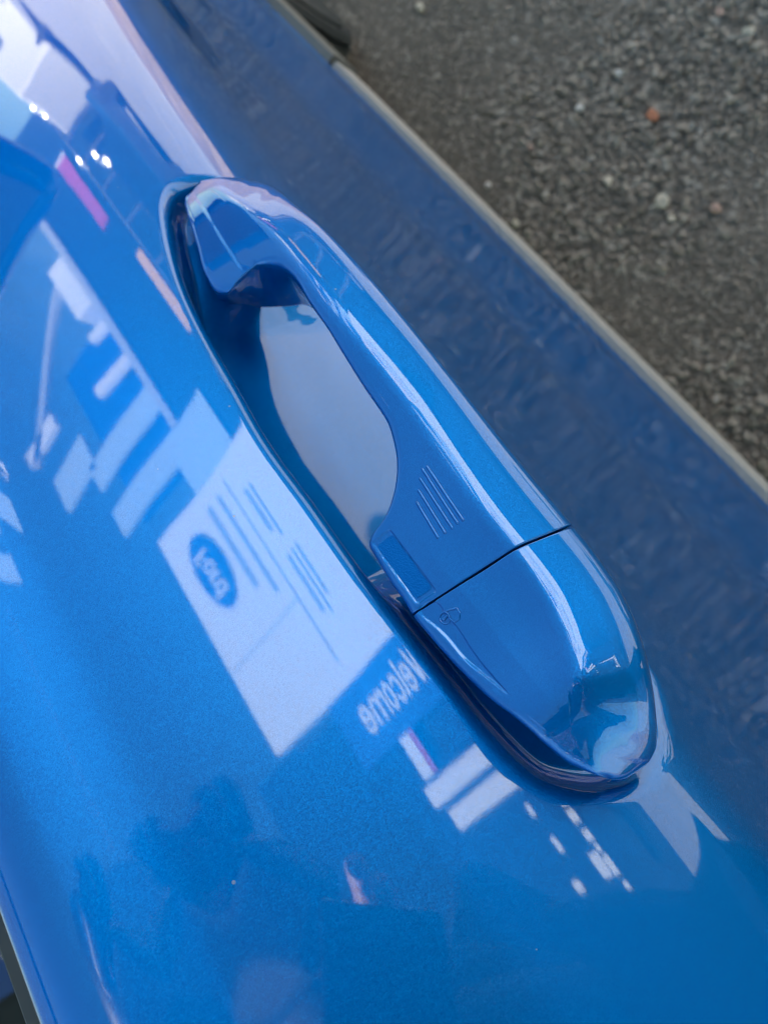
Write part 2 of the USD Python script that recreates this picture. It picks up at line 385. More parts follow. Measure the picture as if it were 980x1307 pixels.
tsplit = tt[SPLIT]
GAPT = 0.0021
def tube(ts, bevel_first, bevel_last):
    rings = [ring(t) for t in ts]
    def bevel(r, prev, amount):
        c = r.mean(0); dirs = r - c
        return c + dirs * (1 - amount / np.linalg.norm(dirs, axis=1, keepdims=True))
    V = list(rings)
    if bevel_last: V += [bevel(ring(ts[-1] + 0.0008), None, 0.0005), bevel(ring(ts[-1] + 0.0011), None, 0.0012), ]
    if bevel_first: V = [bevel(ring(ts[0] - 0.0011), None, 0.0012), bevel(ring(ts[0] - 0.0008), None, 0.0005)] + V
    n, m = len(V), len(V[0])
    pts = np.vstack(V); f = grid_faces(n, m, True)
    f = np.vstack([f[:, [0, 1, 2]], f[:, [0, 2, 3]]])
    caps = []
    for k, flip in ((0, False), (n - 1, True)):
        ci = len(pts); pts = np.vstack([pts, V[k].mean(0)])
        a = k * m + np.arange(m); b = k * m + (np.arange(m) + 1) % m
        tri = np.stack([np.full(m, ci), b, a], 1) if not flip else np.stack([np.full(m, ci), a, b], 1)
        caps.append(tri)
    return pts, np.vstack([f] + caps)

def outward(pts, f):
    t = trimesh.Trimesh(pts, f, process=False)
    return (pts, f if t.volume > 0 else f[:, ::-1])

leg_t = np.linspace(0, tt[14], 260)
grip_ts = np.unique(np.r_[leg_t, np.linspace(tt[14], tsplit - GAPT, 260)])
cap_ts = np.linspace(tsplit + GAPT, 1.0, 280)
grip_m = outward(*tube(grip_ts, False, True))
cap_m = outward(*tube(cap_ts, True, False))
handle = obj('door_handle', grip_m, PAINT, car, smooth=50)
cap_p = obj('lock_cap', cap_m, PAINT, handle, smooth=50)

def bead(p, q, r, n=10):
    a = m3.Manifold.sphere(r, n).translate(list(p)); b = m3.Manifold.sphere(r, n).translate(list(q))
    return m3.Manifold.batch_hull([a, b])
def beads(line, r, close=False):
    line = list(line) + ([line[0]] if close else [])
    return m3.Manifold.batch_boolean([bead(a, b, r) for a, b in zip(line[:-1], line[1:])], m3.OpType.Add)
def on_relief(px, py, lift=0.0):
    p = on_top(px, py); p = p + [0, 0, lift - relief(p[None])[0]]
    return p
for a, b in (((539, 599), (583, 668)), ((536, 611), (576, 674)), ((534, 626), (567, 680)), ((532, 642), (558, 686)), ((545, 596), (590, 664))):
    pts_ = [on_relief(a[0] + (b[0] - a[0]) * k, a[1] + (b[1] - a[1]) * k, -0.0001) for k in np.linspace(0, 1, 8)]
    obj('grip_rib', beads(pts_, 0.0005), PAINT, handle, smooth=60)
PADMAT = mat('textured_blue_pad', {'g': ('geometry', {}), 'v': ('voronoi_texture', {'scale': 1600.0}), 'b': ('bump', {'strength': 0.35, 'distance': 0.0003}),
    'p': ('principled_bsdf', {'base_color': (0.0, 0.125, 0.40), 'metallic': 0.7, 'roughness': 0.5, 'specular_ior_level': 0.2})}, [('g.position', 'v.vector'), ('v.distance', 'b.height'), ('b.normal', 'p.normal')])
pc = PADPX.mean(0)
prs = [np.array([on_relief(*(pc + (q_ - pc) * k), 0.00012) for q_ in PADPX[::8]]) for k in (0.86, 0.45, 0.02)]
pv = np.vstack(prs); pf = grid_faces(3, len(prs[0]), True)
obj('sensor_pad', outward(pv, np.vstack([pf[:, [0, 1, 2]], pf[:, [0, 2, 3]]])) if False else (pv, pf[:, ::-1]), PADMAT, handle, smooth=True)
ringpts = [on_relief(567 + 7 * math.cos(a), 789 + 7.5 * math.sin(a), 0.0001) for a in np.linspace(0, 2 * math.pi, 14, endpoint=False)]
tag = [on_relief(*p, 0.0001) for p in ((568, 782), (572, 779), (583, 776), (587, 783), (586, 790), (580, 794), (574, 790))]
dot = [on_relief(565, 791, 0.0001), on_relief(569, 787, 0.0001)]
obj('lock_symbol', m3.Manifold.batch_boolean([beads(ringpts, 0.00028, True), beads(tag, 0.00028), beads(dot, 0.0005)], m3.OpType.Add), PAINT, handle, smooth=60)

# ------------------------------------------------------------------ the rest of the car, coarser
def flank(x0, x1, n=12, s0=0.0, s1=S_END, ns=140):
    gx_, gs_ = np.linspace(x0, x1, n), np.linspace(s0, s1, ns)
    a, b = np.meshgrid(gx_, gs_, indexing='ij'); p = section(b, a)
    return np.stack([a, p[..., 0], ZC - p[..., 1]], -1).reshape(-1, 3), grid_faces(n, ns)[:, ::-1]
obj('rear_door', flank(0.129, 1.1), PAINT, car, smooth=True)
obj('front_wing', flank(-1.95, -0.984), PAINT, car, smooth=True)
obj('floor_pan', box(-1.7, 1.9, -1.55, -0.14, 0.22, 0.36), RUBBER, car)
obj('cabin', box(-0.6, 1.5, -1.48, -0.262, 0.36, 1.0), CABIN, car)
# window, seal, roof
obj('window_seal', rbox(-0.72, 1.1, -0.2580, -0.2178, ZC - 0.132, ZC - 0.109, .004), SEAL, car)
gv = np.array([[-0.70, -0.261, 1.0], [1.1, -0.261, 1.0], [0.95, -0.47, 1.42], [-0.65, -0.47, 1.42]])
obj('side_window', (gv, np.array([[0, 1, 2, 3]])), GLASS, car)
obj('roof', rbox(-0.75, 1.35, -1.32, -0.45, 1.42, 1.50, 0.035), PAINT, car, smooth=40)
obj('headlining', box(-0.7, 1.3, -1.3, -0.50, 1.405, 1.418), CABIN, car)
obj('rear_quarter', rbox(1.1, 1.95, -1.5, -0.12, 0.42, 1.05, 0.05), PAINT, car, smooth=40)
obj('bonnet', rbox(-2.35, -0.55, -1.5, -0.30, 0.55, 0.98, 0.06), PAINT, car, smooth=40)
mirror = obj('wing_mirror', m3.Manifold.batch_hull([m3.Manifold.sphere(.03, 24).translate([a, b, c]) for a, b, c in ((-.78, -.16, 1.05), (-.78, .05, 1.06), (-.78, .055, 1.235), (-.78, -.15, 1.225), (-.87, -.13, 1.07), (-.87, .01, 1.08), (-.87, 0, 1.20), (-.87, -.12, 1.19))]), PAINT, car, smooth=40)
obj('mirror_glass', rbox(-.752, -.747, -.155, .050, 1.06, 1.215, .002), plain('mirror_glass', (0.02, 0.022, 0.025), 0.25), mirror)
obj('mirror_foot', m3.Manifold.batch_hull([m3.Manifold.sphere(.02, 16).translate([a, b, c]) for a, b, c in ((-.84, -.15, 1.05), (-.80, -.15, 1.05), (-.86, -.21, .99), (-.80, -.21, .99))]), RUBBER, mirror, smooth=40)
# sill and wheel arch cladding
def strip(x0, x1, prof, n=2):
    xs = np.linspace(x0, x1, n); P = np.array(prof, float); m = len(P)
    v = np.array([(x, y, ZC - w) for x in xs for y, w in P]); f = grid_faces(n, m, True)
    f = np.vstack([f[:, [0, 1, 2]], f[:, [0, 2, 3]]])
    c = Polygon(P); tv, tf = trimesh.creation.triangulate_polygon(c, engine='earcut')
    idx = cKDTree(P).query(tv)[1]; tf = idx[tf]
    t = trimesh.Trimesh(v, np.vstack([f, tf, tf[:, ::-1] + (n - 1) * m]), process=False)
    t.fix_normals()
    return t
obj('sill_trim', strip(-0.862, 1.1, [(-0.13, .762), (-0.1048, .764), (-0.1035, .768), (-0.1035, .80), (-0.13, .85)], 2), GREY_PLASTIC, car)
obj('arch_trim', strip(-1.6, -0.867, [(-0.13, .755), (-0.1000, .760), (-0.0985, .766), (-0.1005, .81), (-0.13, .85)], 2), DARK_PLASTIC, car)

# front wheel
def lathe(profile, n=96):
    P = np.array(profile, float); a = np.linspace(0, 2 * np.pi, n, endpoint=False)
    v = np.stack([P[:, 0][None] * np.cos(a)[:, None], np.broadcast_to(P[:, 1][None], (n, len(P))), P[:, 0][None] * np.sin(a)[:, None]], -1).reshape(-1, 3)
    m = len(P); i, j = np.meshgrid(np.arange(n), np.arange(m - 1), indexing='ij')
    a0, b0 = i * m + j, ((i + 1) % n) * m + j
    return v, np.stack([a0, b0, b0 + 1, a0 + 1], -1).reshape(-1, 4)
WX, WR = -1.385, 0.325
tp = [(0.21, -0.30), (0.30, -0.305), (WR - .006, -0.285)]
for k in range(5):
    y0 = -0.275 + k * 0.0342
    tp += [(WR, y0), (WR, y0 + 0.026), (WR - 0.016, y0 + 0.027), (WR - 0.016, y0 + 0.033)]
tp += [(WR - 0.003, -0.104), (WR - 0.012, -0.094), (WR - 0.022, -0.093), (WR - .024, -0.097), (WR - .032, -0.097), (WR - .034, -0.090), (0.262, -0.088), (0.225, -0.098), (0.215, -0.11)]
tv, tf = lathe(tp); tv = tv + [WX, 0, WR]
wheel = obj('front_wheel', (tv, tf), RUBBER, car, smooth=30)
rv, rf = lathe([(0.215, -0.11), (0.20, -0.115), (0.16, -0.135), (0.03, -0.125), (0.0, -0.124)], 64)
obj('rim', (rv + [WX, 0, WR], rf), plain('alloy_rim', (0.4, 0.4, 0.41), 0.35, 0.9), wheel, smooth=30)

# ------------------------------------------------------------------ ground
rng = np.random.default_rng(7)
ASPH = mat('asphalt_binder', {
    'g': ('geometry', {}),
    'v': ('voronoi_texture', {'scale': 150.0}),
    'n': ('noise_texture', {'scale': 5.0, 'detail': 6, 'roughness': 0.6}),
    'n2': ('noise_texture', {'scale': 600.0, 'detail': 2}),
    'r': ('rgb_ramp', {'ramp': [(0.3, (0.12, 0.087, 0.064)), (0.55, (0.19, 0.136, 0.10)), (0.75, (0.27, 0.198, 0.147))]}),
    'b': ('bump', {'strength': 0.6, 'distance': 0.003, 'invert': True}),
    'b2': ('bump', {'strength': 0.6, 'distance': 0.001}),
    'p': ('principled_bsdf', {'roughness': 0.8})},
    [('g.position', 'v.vector'), ('g.position', 'n.vector'), ('g.position', 'n2.vector'), ('n.fac', 'r.fac'), ('r.color', 'p.base_color'), ('v.distance', 'b.height'),
     ('n2.fac', 'b2.height'), ('b.normal', 'b2.normal'), ('b2.normal', 'p.normal')])
PAVE = mat('pale_concrete', {
    'g': ('geometry', {}), 'n': ('noise_texture', {'scale': 2.0, 'detail': 6}),
    'r': ('rgb_ramp', {'ramp': [(0.3, (0.21, 0.20, 0.185)), (0.7, (0.28, 0.265, 0.245))]}), 'p': ('principled_bsdf', {'roughness': 0.85})},
    [('g.position', 'n.vector'), ('n.fac', 'r.fac'), ('r.color', 'p.base_color')])
def sheet(x0, x1, y0, y1, zz):
    return np.array([[x0, y0, zz], [x1, y0, zz], [x1, y1, zz], [x0, y1, zz]], float), np.array([[0, 1, 2, 3]])
asphalt = obj('asphalt', sheet(-200, 200, -200, 200, 0.0), ASPH, kind='structure')
paving = obj('pavement', sheet(-60, 60, 0.86, 60, 0.004), PAVE, kind='structure')

def stone_shape(seed, sub=1):
    m = trimesh.creation.icosphere(sub, 1.0); v = m.vertices * (0.72 + 0.62 * meshkit.noise(m.vertices * 1.3 + seed * 9.1, seed)[:, None])
    k = rng.normal(size=(5, 3)); k /= np.linalg.norm(k, axis=1, keepdims=True)
    for n_ in k:                                     # a few broken faces
        h = 0.72; d = v @ n_; v = v - np.maximum(d - h, 0)[:, None] * n_
    return v * [1, 0.82, 0.7], np.array(m.faces)
shapes = [stone_shape(k) for k in range(10)]
STONE = mat('road_stone', {
    'o': ('object_info', {}), 'g': ('geometry', {}), 'n': ('noise_texture', {'scale': 420.0, 'detail': 3}),
    'w': ('noise_texture', {'scale': 55.0, 'detail': 1}),
    'a': ('math', {'math_type': 'multiply_add', 'value2': 0.55, 'value3': 0.0}),
    'r': ('rgb_ramp', {'ramp': [(0.25, (0.19, 0.136, 0.10)), (0.45, (0.28, 0.203, 0.15)), (0.58, (0.39, 0.285, 0.212)), (0.72, (0.55, 0.42, 0.33))]}),
    'm': ('mix_color', {'blend_type': 'multiply', 'fac': 0.5}),
    'b': ('bump', {'strength': 0.5, 'distance': 0.001}),
    'p': ('principled_bsdf', {'roughness': 0.62})},
    [('g.position', 'n.vector'), ('g.position', 'w.vector'), ('w.fac', 'a.value1'), ('w.fac', 'r.fac'), ('r.color', 'm.a'), ('n.fac', 'm.b'), ('m.result', 'p.base_color'), ('n.fac', 'b.height'), ('b.normal', 'p.normal')])
SP = 0.0105
xs_, ys_ = np.meshgrid(np.arange(-1.75, 0.55, SP), np.arange(-0.30, 0.75, SP), indexing='ij')
sx = (xs_ + rng.uniform(-.45, .45, xs_.shape) * SP).ravel(); sy = (ys_ + rng.uniform(-.45, .45, xs_.shape) * SP).ravel()
dust = 0.05 - 0.22 * smoothstep((sx + 1.05) / 0.35) + meshkit.fbm(np.stack([sx * 4.5, sy * 4.5, sx * 0], 1), 3, 5)
size = rng.lognormal(math.log(0.0066), 0.28, len(sx))
keep = (size > 0.0028)
sx, sy, size, dust = sx[keep], sy[keep], np.minimum(size[keep], 0.0105), dust[keep]
SP2 = 0.0062                                      # grit between the stones
xg, yg = np.meshgrid(np.arange(-1.75, 0.55, SP2), np.arange(-0.28, 0.72, SP2), indexing='ij')
xg = (xg + rng.uniform(-.5, .5, xg.shape) * SP2).ravel(); yg = (yg + rng.uniform(-.5, .5, yg.shape) * SP2).ravel()
gs2 = rng.lognormal(math.log(0.0030), 0.30, len(xg))
sx, sy, size = np.r_[sx, xg], np.r_[sy, yg], np.r_[size, np.minimum(gs2, .0055)]; dust = np.r_[dust, np.clip(0.33 + 0.05 - 0.22 * smoothstep((xg + 1.05) / 0.35) + 0.6 * (meshkit.fbm(np.stack([xg * 4.5, yg * 4.5, xg * 0], 1), 3, 5) - 0.5), 0.3, 0.6)]
sink = -0.05 - 1.0 * smoothstep((dust - 0.40) / 0.18) + rng.normal(0, 0.16, len(sx))
sz = size * 0.7 * np.clip(sink, -0.95, 0.3)
rotm = trimesh.transformations.random_rotation_matrix
pos = np.stack([sx, sy, sz], 1)
pxs = project(pos); dist = np.linalg.norm(pos - EYE, axis=1)
inview = (pxs[:, 0] > 430) & (pxs[:, 0] < 980) & (pxs[:, 1] > 0) & (pxs[:, 1] < 640) & (pxs[:, 1] < (pxs[:, 0] - 440) * 1.0 + 90) & (sink > -0.45)
score = np.where(inview, size / dist, 0)
pick = np.argsort(-score)[:300]
rest = np.setdiff1d(np.arange(len(sx)), pick)
quats = rng.normal(size=(len(sx), 4)); quats[:, 1:3] *= 0.35; quats /= np.linalg.norm(quats, axis=1, keepdims=True)
kind_ = rng.integers(0, len(shapes), len(sx))
for i in pick:
    Rm = trimesh.transformations.quaternion_matrix(quats[i])[:3, :3]
    v, f = shapes[kind_[i]]
    p = obj('stone', (v * size[i] @ Rm.T + pos[i], f), STONE, asphalt, smooth=False)
pi = UsdGeom.PointInstancer.Define(stage, str(asphalt.GetPath()) + '/small_stones')
say(pi, kind='stuff')
protos = []
for k, sh in enumerate(shapes):
    protos.append(usdkit.mesh(stage, f'{pi.GetPath()}/grain_{"abcdefghij"[k]}', sh, STONE, False).GetPath())
pi.CreatePrototypesRel().SetTargets(protos)
pi.CreateProtoIndicesAttr(Vt.IntArray.FromNumpy(kind_[rest].astype(np.int32)))
pi.CreatePositionsAttr(Vt.Vec3fArray.FromNumpy(pos[rest].astype(np.float32)))
pi.CreateScalesAttr(Vt.Vec3fArray.FromNumpy(np.repeat(size[rest][:, None], 3, 1).astype(np.float32)))
pi.CreateOrientationsAttr(Vt.QuathArray([Gf.Quath(float(a), float(b), float(c), float(d)) for a, b, c, d in quats[rest]]))

PEB = {'orange': (0.52, 0.17, 0.08), 'cream': (0.58, 0.44, 0.32), 'white': (0.62, 0.50, 0.43), 'pink': (0.46, 0.26, 0.19)}
PEBM = {k: mat(f'{k}_pebble', {'g': ('geometry', {}), 'n': ('noise_texture', {'scale': 300.0, 'detail': 3}), 'm': ('mix_color', {'a': tuple(0.7 * x for x in c), 'b': tuple(1.2 * x for x in c)}),
        'p': ('principled_bsdf', {'roughness': 0.6})}, [('g.position', 'n.vector'), ('n.fac', 'm.fac'), ('m.result', 'p.base_color')]) for k, c in PEB.items()}
for px, py, r, col, label in [
        (831, 147, .0098, 'orange', 'bright orange stone lying on the asphalt'),
        (845, 256, .0105, 'cream', 'largest cream pebble on the asphalt, below the orange stone'),
        (857, 279, .0070, 'cream', 'small cream pebble just below the largest cream pebble'),
        (741, 137, .0080, 'white', 'off white pebble left of the orange stone'),
        (776, 231, .0080, 'cream', 'dull cream pebble left of the largest cream pebble'),
        (677, 188, .0065, 'pink', 'pinkish pebble alone on the dusty patch of asphalt'),
        (790, 93, .0075, 'white', 'white pebble above and left of the orange stone'),
        (658, 284, .0075, 'cream', 'cream pebble closest to the middle of the sill edge'),
        (955, 40, .0085, 'cream', 'cream pebble near the top right corner of the photo'),
        (918, 16, .0070, 'pink', 'pinkish pebble at the top edge of the photo'),
        (913, 266, .0085, 'pink', 'dull pinkish stone right of the largest cream pebble'),
        (536, 9, .0085, 'cream', 'cream pebble at the top edge beyond the front tyre'),
        (623, 236, .0065, 'white', 'small whitish pebble near the sill, left of the dusty patch')]:
    p0 = at_z(px, py, r * 0.45); v, f = stone_shape(int(px) % 50, 2)
    say(obj('pebble', (v * r + p0, f), PEBM[col], smooth=50), label=label, category='stone', group='loose stones on the asphalt')

# ------------------------------------------------------------------ what the paint mirrors: the showroom across the paving
FY = 8.0
WHITE = plain('white_cladding', (0.80, 0.80, 0.79), 0.5)
DARKGLASS = plain('dark_showroom_glass', (0.012, 0.016, 0.022), 0.05)
BLUEP = plain('blue_sign_panel', (0.004, 0.07, 0.32), 0.4)
NAVY = plain('blue_badge', (0.003, 0.05, 0.28), 0.35)
GREYM = plain('grey_lettering', (0.30, 0.36, 0.42), 0.6)
GREYW = plain('grey_roof_metal', (0.42, 0.44, 0.47), 0.5)
PINK = plain('pink_banner', (0.45, 0.05, 0.17), 0.5)
YELLOW = plain('yellow_banner', (0.80, 0.45, 0.10), 0.5)
hall = thing('showroom', 'dark glazed showroom mirrored in the paint beside the handle', 'building')
obj('wall', box(-23.5, 7.0, FY, FY + 9, 0.0, 5.80), DARKGLASS, hall)
obj('wall', box(-2.34, 7.0, FY + .01, FY + 9, 5.805, 8.6), DARKGLASS, hall)
for k in range(9):
    obj('mullion', box(-22.5 + k * 1.9, -22.42 + k * 1.9, FY - .05, FY - .003, 0.05, 2.9), DARK_PLASTIC, hall)
obj('mullion', box(-23.3, -6.9, FY - .05, FY - .003, 2.905, 2.99), DARK_PLASTIC, hall)
obj('roof_edge', box(-23.5, -8.0, FY - 0.10, FY - 0.003, 5.66, 5.88), GREYW, hall)
board = thing('sign_board', 'white sign board with blue oval badge mirrored left of the handle', 'sign')
obj('panel', rbox(-6.3, -2.35, FY - 0.35, FY - 0.15, 3.2, 7.45, 0.02), WHITE, board, smooth=40)
def flat_text(text, h, mat_, parent, origin, right, up, name, bold=True, depth=0.02):
    t = meshkit.text_mesh(text, h, depth, bold); n = np.cross(right, up)
    v = np.asarray(origin) + t.vertices[:, :1] * right + t.vertices[:, 1:2] * up + t.vertices[:, 2:] * n
    return obj(name, (v, t.faces), mat_, parent)
RX, UP = np.array([1.0, 0, 0]), np.array([0, 0, 1.0])
a_ = np.linspace(0, 2 * np.pi, 64, endpoint=False)
def oval(cx, cz, rx, rz, y0, y1, mat_, parent, name):
    m = trimesh.creation.extrude_polygon(Polygon(np.stack([rx * np.cos(a_), rz * np.sin(a_)], 1)), y1 - y0)
    v = np.stack([cx + m.vertices[:, 0], y1 - m.vertices[:, 2], cz + m.vertices[:, 1]], 1)
    t = trimesh.Trimesh(v, m.faces); t.fix_normals()
    return obj(name, t, mat_, parent)
oval(-5.0, 6.62, 0.72, 0.34, FY - 0.39, FY - 0.352, NAVY, board, 'badge')
flat_text('Ford', 0.31, WHITE, board, (-5.42, FY - 0.40, 6.49), RX, UP, 'badge_lettering')
for z0, x0, x1, h in ((5.95, -5.9, -4.2, .12), (5.6, -5.9, -3.9, .10), (5.25, -6.0, -2.6, .035), (4.85, -5.5, -4.6, .10), (4.62, -5.5, -4.4, .10), (4.85, -4.1, -3.2, .09), (4.62, -4.1, -3.1, .09), (4.39, -4.1, -3.3, .09)):
    obj('text_line', box(x0, x1, FY - 0.362, FY - 0.352, z0, z0 + h), GREYM, board)
obj('joint', box(-3.62, -3.60, FY - 0.362, FY - 0.352, 5.3, 7.45), GREYM, board)
ban = thing('welcome_banner', 'upright blue banner with white lettering mirrored below the sign board', 'banner')
obj('panel', box(-2.34, -1.45, FY - 0.28, FY - 0.22, 2.6, 6.1), BLUEP, ban)
flat_text('Welcome', 0.42, WHITE, ban, (-1.72, FY - 0.29, 3.0), UP, -RX, 'lettering')
PALE = plain('pale_blue_panel', (0.42, 0.55, 0.66), 0.5)
obj('pale_panel', box(-7.9, -6.32, FY - 0.12, FY - 0.003, 4.4, 6.25), PALE, hall)
for x0, x1, z0, z1 in ((-0.86, -0.62, 3.1, 5.25), (-0.52, -0.28, 2.9, 5.05)):
    obj('white_pillar', box(x0, x1, FY - 0.2, FY - 0.003, z0, z1), WHITE, hall)
sl_ = thing('striped_board', 'short white and pink striped board mirrored beside the white pillars', 'sign')
obj('panel', box(-1.58, -0.92, FY - 0.26, FY - 0.21, 4.80, 5.08), WHITE, sl_)
obj('stripe', box(-1.58, -0.92, FY - 0.26, FY - 0.21, 4.60, 4.795), PINK, sl_)
for x0, x1, z0, z1 in ((-0.10, 0.03, 3.12, 3.22), (0.28, 0.45, 3.06, 3.16), (0.72, 0.84, 3.16, 3.32)):
    obj('small_vent', box(x0, x1, FY - 0.06, FY - 0.003, z0, z1), WHITE, hall)
rr_ = np.random.default_rng(3); xx = -0.35
while xx < 1.0:
    w_ = rr_.uniform(.08, .22)
    obj('window_bar', box(xx, xx + w_, FY - 0.05, FY - 0.003, 2.28 + rr_.uniform(0, .08) - .1 * xx, 2.52 - .12 * xx + rr_.uniform(-.06, .06)), WHITE, hall); xx += w_ + rr_.uniform(.02, .09)
obj('window_bar', box(0.60, 0.86, FY - 0.05, FY - 0.003, 2.46, 2.70), WHITE, hall)
pb = thing('pink_banner', 'long pink banner on the showroom mirrored near the front of the handle', 'banner')
obj('panel', box(-18.4, -13.9, FY - 0.12, FY - 0.05, 3.45, 4.05), PINK, pb)
obj('border', box(-18.6, -18.41, FY - 0.12, FY - 0.05, 3.42, 4.08), WHITE, pb)
yb = thing('yellow_board', 'narrow ochre board mirrored just above the front end of the handle', 'sign')
obj('panel', rbox(-11.8, -8.9, FY - 0.14, FY - 0.06, 3.05, 3.42, 0.02), YELLOW, yb, smooth=40)
LAMPM = mat('lit_lamp', {'e': ('emission', {'color': (1.0, 0.97, 0.9), 'strength': 9.0})}, surface='e.emission')
for lx_, lz_, wd in ((-24.0, 3.1, 'far left'), (-21.7, 2.95, 'second from the left'), (-17.0, 2.9, 'middle'), (-16.2, 2.1, 'lower'), (-15.4, 1.9, 'lowest')):
    lm = thing('wall_lamp', f'small lit lamp mirrored in the paint, {wd} of the sparkling lamps', 'lamp', group='lit lamps mirrored in the paint')
    lx_ = max(lx_, -23.3)
    obj('lens', rbox(lx_, lx_ + .16, FY - 0.22, FY - 0.10, lz_, lz_ + .13, .02), LAMPM, lm); obj('bracket', box(lx_ + .04, lx_ + .12, FY - 0.099, FY - 0.003, lz_ + .03, lz_ + .1), GREYW, lm)
gan = thing('roof_gantry', 'white framed gantry with pale panels above the mirrored showroom roof', 'gantry')
def beam(x0, z0, x1, z1, w_, mat_=WHITE, y=FY + 0.4, name='beam', d=.18):
    a, b = np.array([x0, z0]), np.array([x1, z1]); t_ = (b - a) / np.linalg.norm(b - a); n_ = np.array([-t_[1], t_[0]]) * w_ / 2
    m = trimesh.creation.extrude_polygon(Polygon([a + n_, b + n_, b - n_, a - n_]), d)
    v = np.stack([m.vertices[:, 0], y + m.vertices[:, 2], m.vertices[:, 1]], 1); t = trimesh.Trimesh(v, m.faces); t.fix_normals()
    return obj(name, t, mat_, gan)
beam(-15.7, 6.3, -11.8, 10.8, .32, GREYW)
beam(-12.45, 5.8, -12.6, 6.8, .28); beam(-11.0, 5.8, -11.15, 7.45, .30); beam(-13.3, 5.95, -8.0, 5.95, .18, GREYW)
beam(-12.2, 9.3, -12.2, 10.9, .5)
obj('roof_unit', rbox(-16.0, -13.4, FY + .3, FY + 2, 5.95, 6.75, .05), WHITE, gan, smooth=40)
obj('side_panel', box(-11.25, -10.1, FY + .7, FY + .8, 8.9, 10.7), PALE, gan)
obj('tall_panel', box(-10.25, -9.45, FY + .7, FY + .8, 5.8, 9.2), PALE, gan); obj('tall_panel', box(-8.75, -8.0, FY + .7, FY + .8, 5.8, 9.2), PALE, gan)
obj('back_panel', box(-13.4, -8.0, FY + 1.0, FY + 1.1, 5.8, 8.6), BLUEP, gan)
def car_far(name, label, x0, x1, y0, y1, hh, body, cat_):
    t = thing(name, label, cat_)
    van = cat_ == 'van'
    obj('body', rbox(x0, x1, y0, y1, .28, hh if van else hh * .62, .12), body, t, smooth=50)
    if van:
        obj('window', box(x0 + .9, x0 + 1.9, y0 - .012, y0 - .003, 1.35, 1.95), DARKGLASS, t)
    else:
        c = m3.Manifold.batch_hull([m3.Manifold.sphere(.1, 12).translate([a, b, z_]) for a, b, z_ in [(x0 + .9, y0 + .15, hh * .6), (x1 - .3, y0 + .15, hh * .6), (x0 + 1.6, y0 + .3, hh - .1), (x1 - 1.0, y0 + .3, hh - .1), (x0 + .9, y1 - .15, hh * .6), (x1 - .3, y1 - .15, hh * .6), (x0 + 1.6, y1 - .3, hh - .1), (x1 - 1.0, y1 - .3, hh - .1)]])
        obj('cabin', c, DARKGLASS, t, smooth=50)
    for xw in (x0 + .8, x1 - .85):
        w = trimesh.creation.cylinder(.32, .22, sections=32); w.apply_transform(trimesh.transformations.rotation_matrix(math.pi / 2, [1, 0, 0])); w.apply_translation([xw, y0 + .10, .32])
        obj('wheel', w, RUBBER, t, smooth=40)
car_far('parked_van', 'bright white van mirrored at the top left corner', -21.5, -15.2, 4.5, 6.4, 2.35, plain('cream_van_paint', (0.55, 0.52, 0.45), 0.4), 'van')
DARKCAR = mat('dark_blue_car_paint', {'p': ('principled_bsdf', {'base_color': (0.006, 0.02, 0.05), 'roughness': 0.3, 'coat_weight': 1.0})})
car_far('dark_car', 'dark car mirrored as a shape between the pale band and the pink banner', -8.9, -4.7, 3.4, 5.1, 1.45, DARKCAR, 'car')
GREYCAR = plain('silver_car_paint', (0.25, 0.27, 0.33), 0.4)
car_far('silver_car', 'silver car mirrored as grey boxes under the white van', -9.9, -9.2 + 3.3, 5.6, 7.2, 1.5, GREYCAR, 'car')

# ------------------------------------------------------------------ the photographer, mirrored in the paint
TOPD, RTD, BKD = R @ np.array([0, -1.0, 0]), R @ np.array([1.0, 0, 0]), -(R @ np.array([0, 0, 1.0]))
def chain(*joints):
    """Bones as hulls of the spheres at neighbouring joints: (point, radius)."""
    out = []
    for (p, r), (q_, r2) in zip(joints[:-1], joints[1:]):
        out.append(m3.Manifold.batch_hull([m3.Manifold.sphere(r, 20).translate(list(map(float, p))), m3.Manifold.sphere(r2, 20).translate(list(map(float, q_)))]))
    return m3.Manifold.batch_boolean(out, m3.OpType.Add)
def organic(parts, length, rounds=12):
    man = m3.Manifold.batch_boolean(parts, m3.OpType.Add).refine_to_length(length)
    mm = man.to_mesh(); t = trimesh.Trimesh(mm.vert_properties[:, :3], mm.tri_verts, process=True)
    return trimesh.smoothing.filter_taubin(t, 0.5, 0.52, rounds)
def ph(t, r, b):
    return EYE + TOPD * t + RTD * r + BKD * b
HEAD = np.array([-0.06, 0.265, 1.50]); fwd = np.array([-.45, -.35, -.72]); fwd /= np.linalg.norm(fwd)
hr = np.cross(fwd, [-0.75, -0.3, 0.6]); hr /= np.linalg.norm(hr); hu = np.cross(hr, fwd)
def hp(r, u, f): return HEAD + hr * r + hu * u + fwd * f
def hand(root, wrist, tips, thumb):
    parts = [chain((wrist, .027), (root * .45 + wrist * .55, .030))]
    bases = [b for b, _, _ in tips]
    parts.append(m3.Manifold.batch_hull([m3.Manifold.sphere(.0125, 14).translate(list(map(float, b))) for b in bases] + [m3.Manifold.sphere(.022, 14).translate(list(map(float, wrist * .7 + root * .3)))]))
    for b, m_, t in tips:
        parts.append(chain((b, .0098), (m_, .0088), (t, .0072)))
    parts.append(chain((thumb[0], .0135), (thumb[1], .0105), (thumb[2], .0088)))
    return parts
wR, wL = ph(-.015, .030, .125), np.array([0.205, -0.050, 1.165])
rr = ph(.0, .024, .065)
